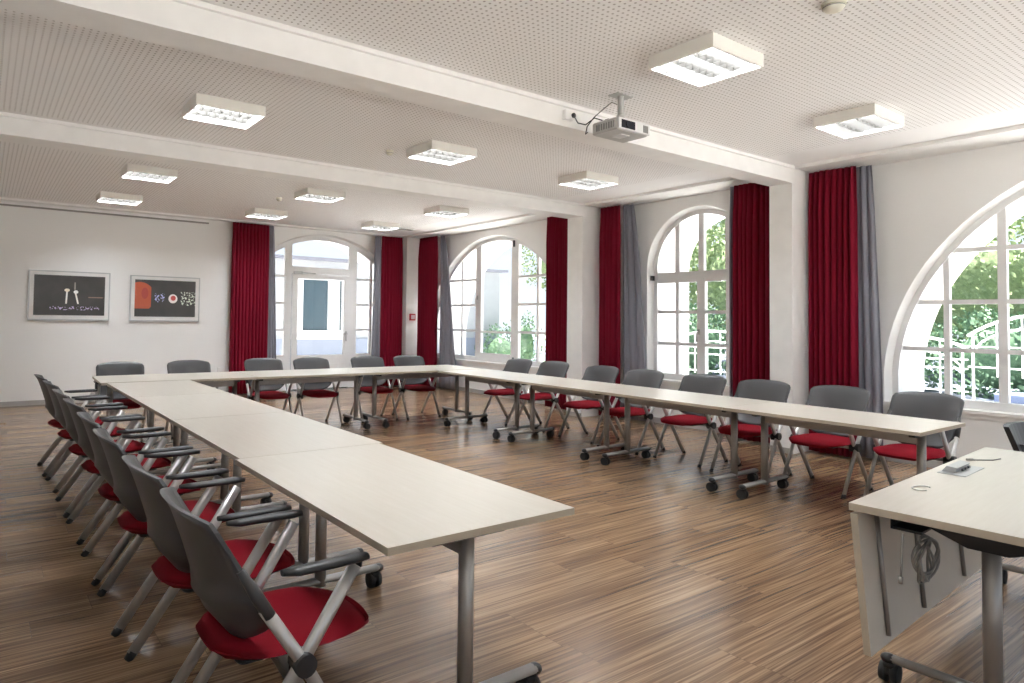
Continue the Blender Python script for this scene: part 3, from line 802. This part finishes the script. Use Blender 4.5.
# ------------------------------------------------------------------ outside
MB().box(14.8, 60, -30, 60, -.35, -.15).build('street_ground', MT['paving'], **ST)  # far paving, its colour carries the bluish shade
MB().box(-20, 14.8, YB+.85, 60, -.35, -.14).box(XO, 14.8, -30, YB+.85, -.35, -.14).box(-20, XO, -30, YF-.7, -.35, -.14).build('terrace_bounce_ground', MT['terrace'], **ST)  # hidden below the sills, added as a bright daylight reflector

def foliage(m, cx, cy, cz, rx, ry, rz, n, s):
    for _ in range(n):
        while True:
            a, b, c = (random.uniform(-1, 1) for _ in range(3)); d = math.sqrt(a*a+b*b+c*c)
            if .2 < d <= 1: break
        k = (.75+.3*random.random())/d if random.random() < .8 else 1
        p = Vector((cx+a*k*rx, cy+b*k*ry, max(cz-rz, cz+c*k*rz)))
        q = Vector((random.gauss(0, 1), random.gauss(0, 1), random.gauss(0, 1))).normalized(); w = q.orthogonal().normalized()
        v = q.cross(w); l = s*random.uniform(.6, 1.3)
        m.add([p-w*l*.5, p+v*l*.28, p+w*l*.5, p-v*l*.28], [(0, 1, 2, 3)])
def shrub(name, label, cat, blobs, lm, trunk=None, group=None, s=.16, den=260):
    x, y = blobs[0][0], blobs[0][1]
    t = empty(name, (0, 0, 0), label, cat, group=group)
    m = MB()
    for (cx, cy, cz, rx, ry, rz) in blobs: foliage(m, cx, cy, cz, rx, ry, rz, int(den*(rx*ry+ry*rz+rx*rz)), s)
    for (cx, cy, cz, rx, ry, rz) in blobs: m.ball((cx, cy, cz), rx*.55, ry*.55, rz*.60, 12, 8)
    m.build('foliage', MT[lm], t)
    if trunk:
        m = MB(); m.tube(trunk, [.16, .10, .05][:len(trunk)], 8); m.build('trunk', MT['trunk'], t)
# hedge and trees behind the railing, seen through the large right window
shrub('hedge', 'long green hedge behind the white railing outside the large right window', 'hedge',
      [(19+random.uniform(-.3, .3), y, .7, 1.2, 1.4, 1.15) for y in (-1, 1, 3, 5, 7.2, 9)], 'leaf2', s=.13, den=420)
for i, (x, y, h, w, l, lb) in enumerate(((24, .5, 3.0, 2.9, 'leaf1', 'bright green tree outside, behind the hedge at the right edge'),
                                        (25, 7.2, 2.6, 2.9, 'leaf1', 'bright green tree outside, behind the middle of the hedge'),
                                        (24.5, 14.2, 3.0, 2.9, 'leaf1', 'green tree outside, seen through the tall arched window'))):
    shrub('tree', lb, 'tree', [(x, y, h, w, w, h*.95), (x+.5, y+1.2, h*1.15, w*.6, w*.7, h*.8)], l, [(x, y, -.2), (x, y, h*.5), (x, y, h)], 'trees outside the windows', s=.22, den=200)
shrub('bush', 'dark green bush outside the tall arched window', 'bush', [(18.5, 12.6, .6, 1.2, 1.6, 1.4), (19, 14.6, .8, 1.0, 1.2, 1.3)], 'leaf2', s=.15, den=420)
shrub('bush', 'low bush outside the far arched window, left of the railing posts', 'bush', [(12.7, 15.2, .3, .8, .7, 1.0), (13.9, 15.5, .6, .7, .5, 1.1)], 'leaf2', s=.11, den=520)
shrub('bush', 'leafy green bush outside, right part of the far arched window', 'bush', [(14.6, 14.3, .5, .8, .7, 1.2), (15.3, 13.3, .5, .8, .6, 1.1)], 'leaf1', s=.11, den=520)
shrub('tree', 'slim tree outside, upper right of the far arched window', 'tree', [(17, 17.2, 3.6, 1.3, 1.4, 1.2), (17.6, 15.7, 2.8, 1.0, 1.0, 1.4)], 'leaf1', [(17, 17, -.2), (17.1, 17, 1.6), (17, 17.2, 3.4)], 'trees outside the windows', s=.14, den=260)

# white railing with arched top rails outside the large window
rl = empty('garden_railing', (0, 0, 0), 'white metal garden railing with arched top rails outside the right window', 'railing')
RX = 13.2
def smallz(d): return 1.03+.21*(1-min(1, abs(d)/.92)**2.4)
def bigz(d): return 1.27+.34*(1-min(1, abs(d)/1.0)**2.3)
bows = []                                                             # (centre, half width, height function)
c_ = 2.94
for k in range(-2, 2): bows += [(c_+k*3.7, 1.0, bigz), (c_+1.85+k*3.7, .85, smallz)]
for c, hw, fz in bows:
    if c < -3.2: continue
    m = MB(); m.tube([(RX, c-hw+2*hw*q/16, fz(-hw+2*hw*q/16)) for q in range(17)], .022, 8); m.build('top_rail', MT['rail'], rl)
    big = fz is bigz
    m = MB(); r_a = hw*.90; zb0 = .72 if not big else 1.0
    m.tube([(RX, c+r_a*math.cos(a*PI/14), zb0+(.42 if big else .30)*math.sin(a*PI/14)) for a in range(15)], .014, 8); m.build('inner_arch', MT['rail'], rl)
    for z in ((.77, 1.10) if big else (.88, .73, .36)):
        m = MB(); m.tube([(RX, c-hw, z), (RX, c+hw, z)], .011, 8); m.build('cross_rail', MT['rail'], rl)
    n_ = 7 if big else 6
    for q in range(n_):
        y = c-hw+.07+(2*hw-.14)*q/(n_-1); lo = -.15 if q in (0, n_-1) else (.63 if big else .30)
        m = MB(); m.tube([(RX, y, lo), (RX, y, fz(y-c))], .018 if q in (0, n_-1) else .012, 8); m.build('baluster', MT['rail'], rl)
MB().box(15.2, 16.0, 2.6, 4.16, -.15, .20, bev=.02).build('stone_block', MT['block'], label='low blue grey stone block on the paving outside the right window', category='block')

# white wing of the house seen through the far arched window and the door
wg = empty('house_wing', (0, 0, 0), 'white house wing with pale windows outside, beyond the far arched window and door', 'building')
m = MB()
m.box(4.2, 13.5, 16.2, 16.6, -.15, 2.92); m.box(13.1, 13.5, 16.6, 24, -.15, 2.92)
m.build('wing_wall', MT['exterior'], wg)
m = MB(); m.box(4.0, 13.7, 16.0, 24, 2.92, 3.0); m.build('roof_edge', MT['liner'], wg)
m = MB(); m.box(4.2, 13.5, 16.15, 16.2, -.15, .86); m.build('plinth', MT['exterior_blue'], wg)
for (x0, x1) in ((6.55, 7.95), (9.3, 10.7)):
    m = MB(); z0, z1 = .95, 2.5
    for a, b, c, d in ((x0, x1, z1-.09, z1), (x0, x1, z0, z0+.13), (x0, x0+.26, z0+.13, z1-.09), (x1-.42, x1-.1, z0+.13, z1-.09), (x1-.02, x1+.03, z0+.13, z1-.09)): m.box(a, b, 16.08, 16.2, c, d)
    fr = m.build('wing_window_frame', MT['frame'], wg)
    m = MB(); m.box(x0+.05, x1, 16.15, 16.19, z0+.05, z1-.05); m.build('wing_window_pane', MT['darkglass'], fr)
    m = MB(); m.box(x0-.1, x1+.1, 16.02, 16.2, z0-.1, z0); m.build('wing_window_sill', MT['frame'], fr)
fw2 = empty('white_annex', (0, 0, 0), 'white annex with a gable and blue window, through the far arched window', 'building')
m = MB(); m.box(17.3, 17.7, 22.5, 27, -.15, 3.1); m.box(14.4, 17.7, 22.5, 22.9, -.15, 3.1)
m.add([(14.2, 22.4, 3.1), (17.9, 22.4, 3.1), (16.0, 22.4, 4.3), (14.2, 27, 3.1), (17.9, 27, 3.1), (16.0, 27, 4.3)], [(0, 1, 2), (5, 4, 3), (0, 2, 5, 3), (1, 4, 5, 2), (0, 3, 4, 1)])
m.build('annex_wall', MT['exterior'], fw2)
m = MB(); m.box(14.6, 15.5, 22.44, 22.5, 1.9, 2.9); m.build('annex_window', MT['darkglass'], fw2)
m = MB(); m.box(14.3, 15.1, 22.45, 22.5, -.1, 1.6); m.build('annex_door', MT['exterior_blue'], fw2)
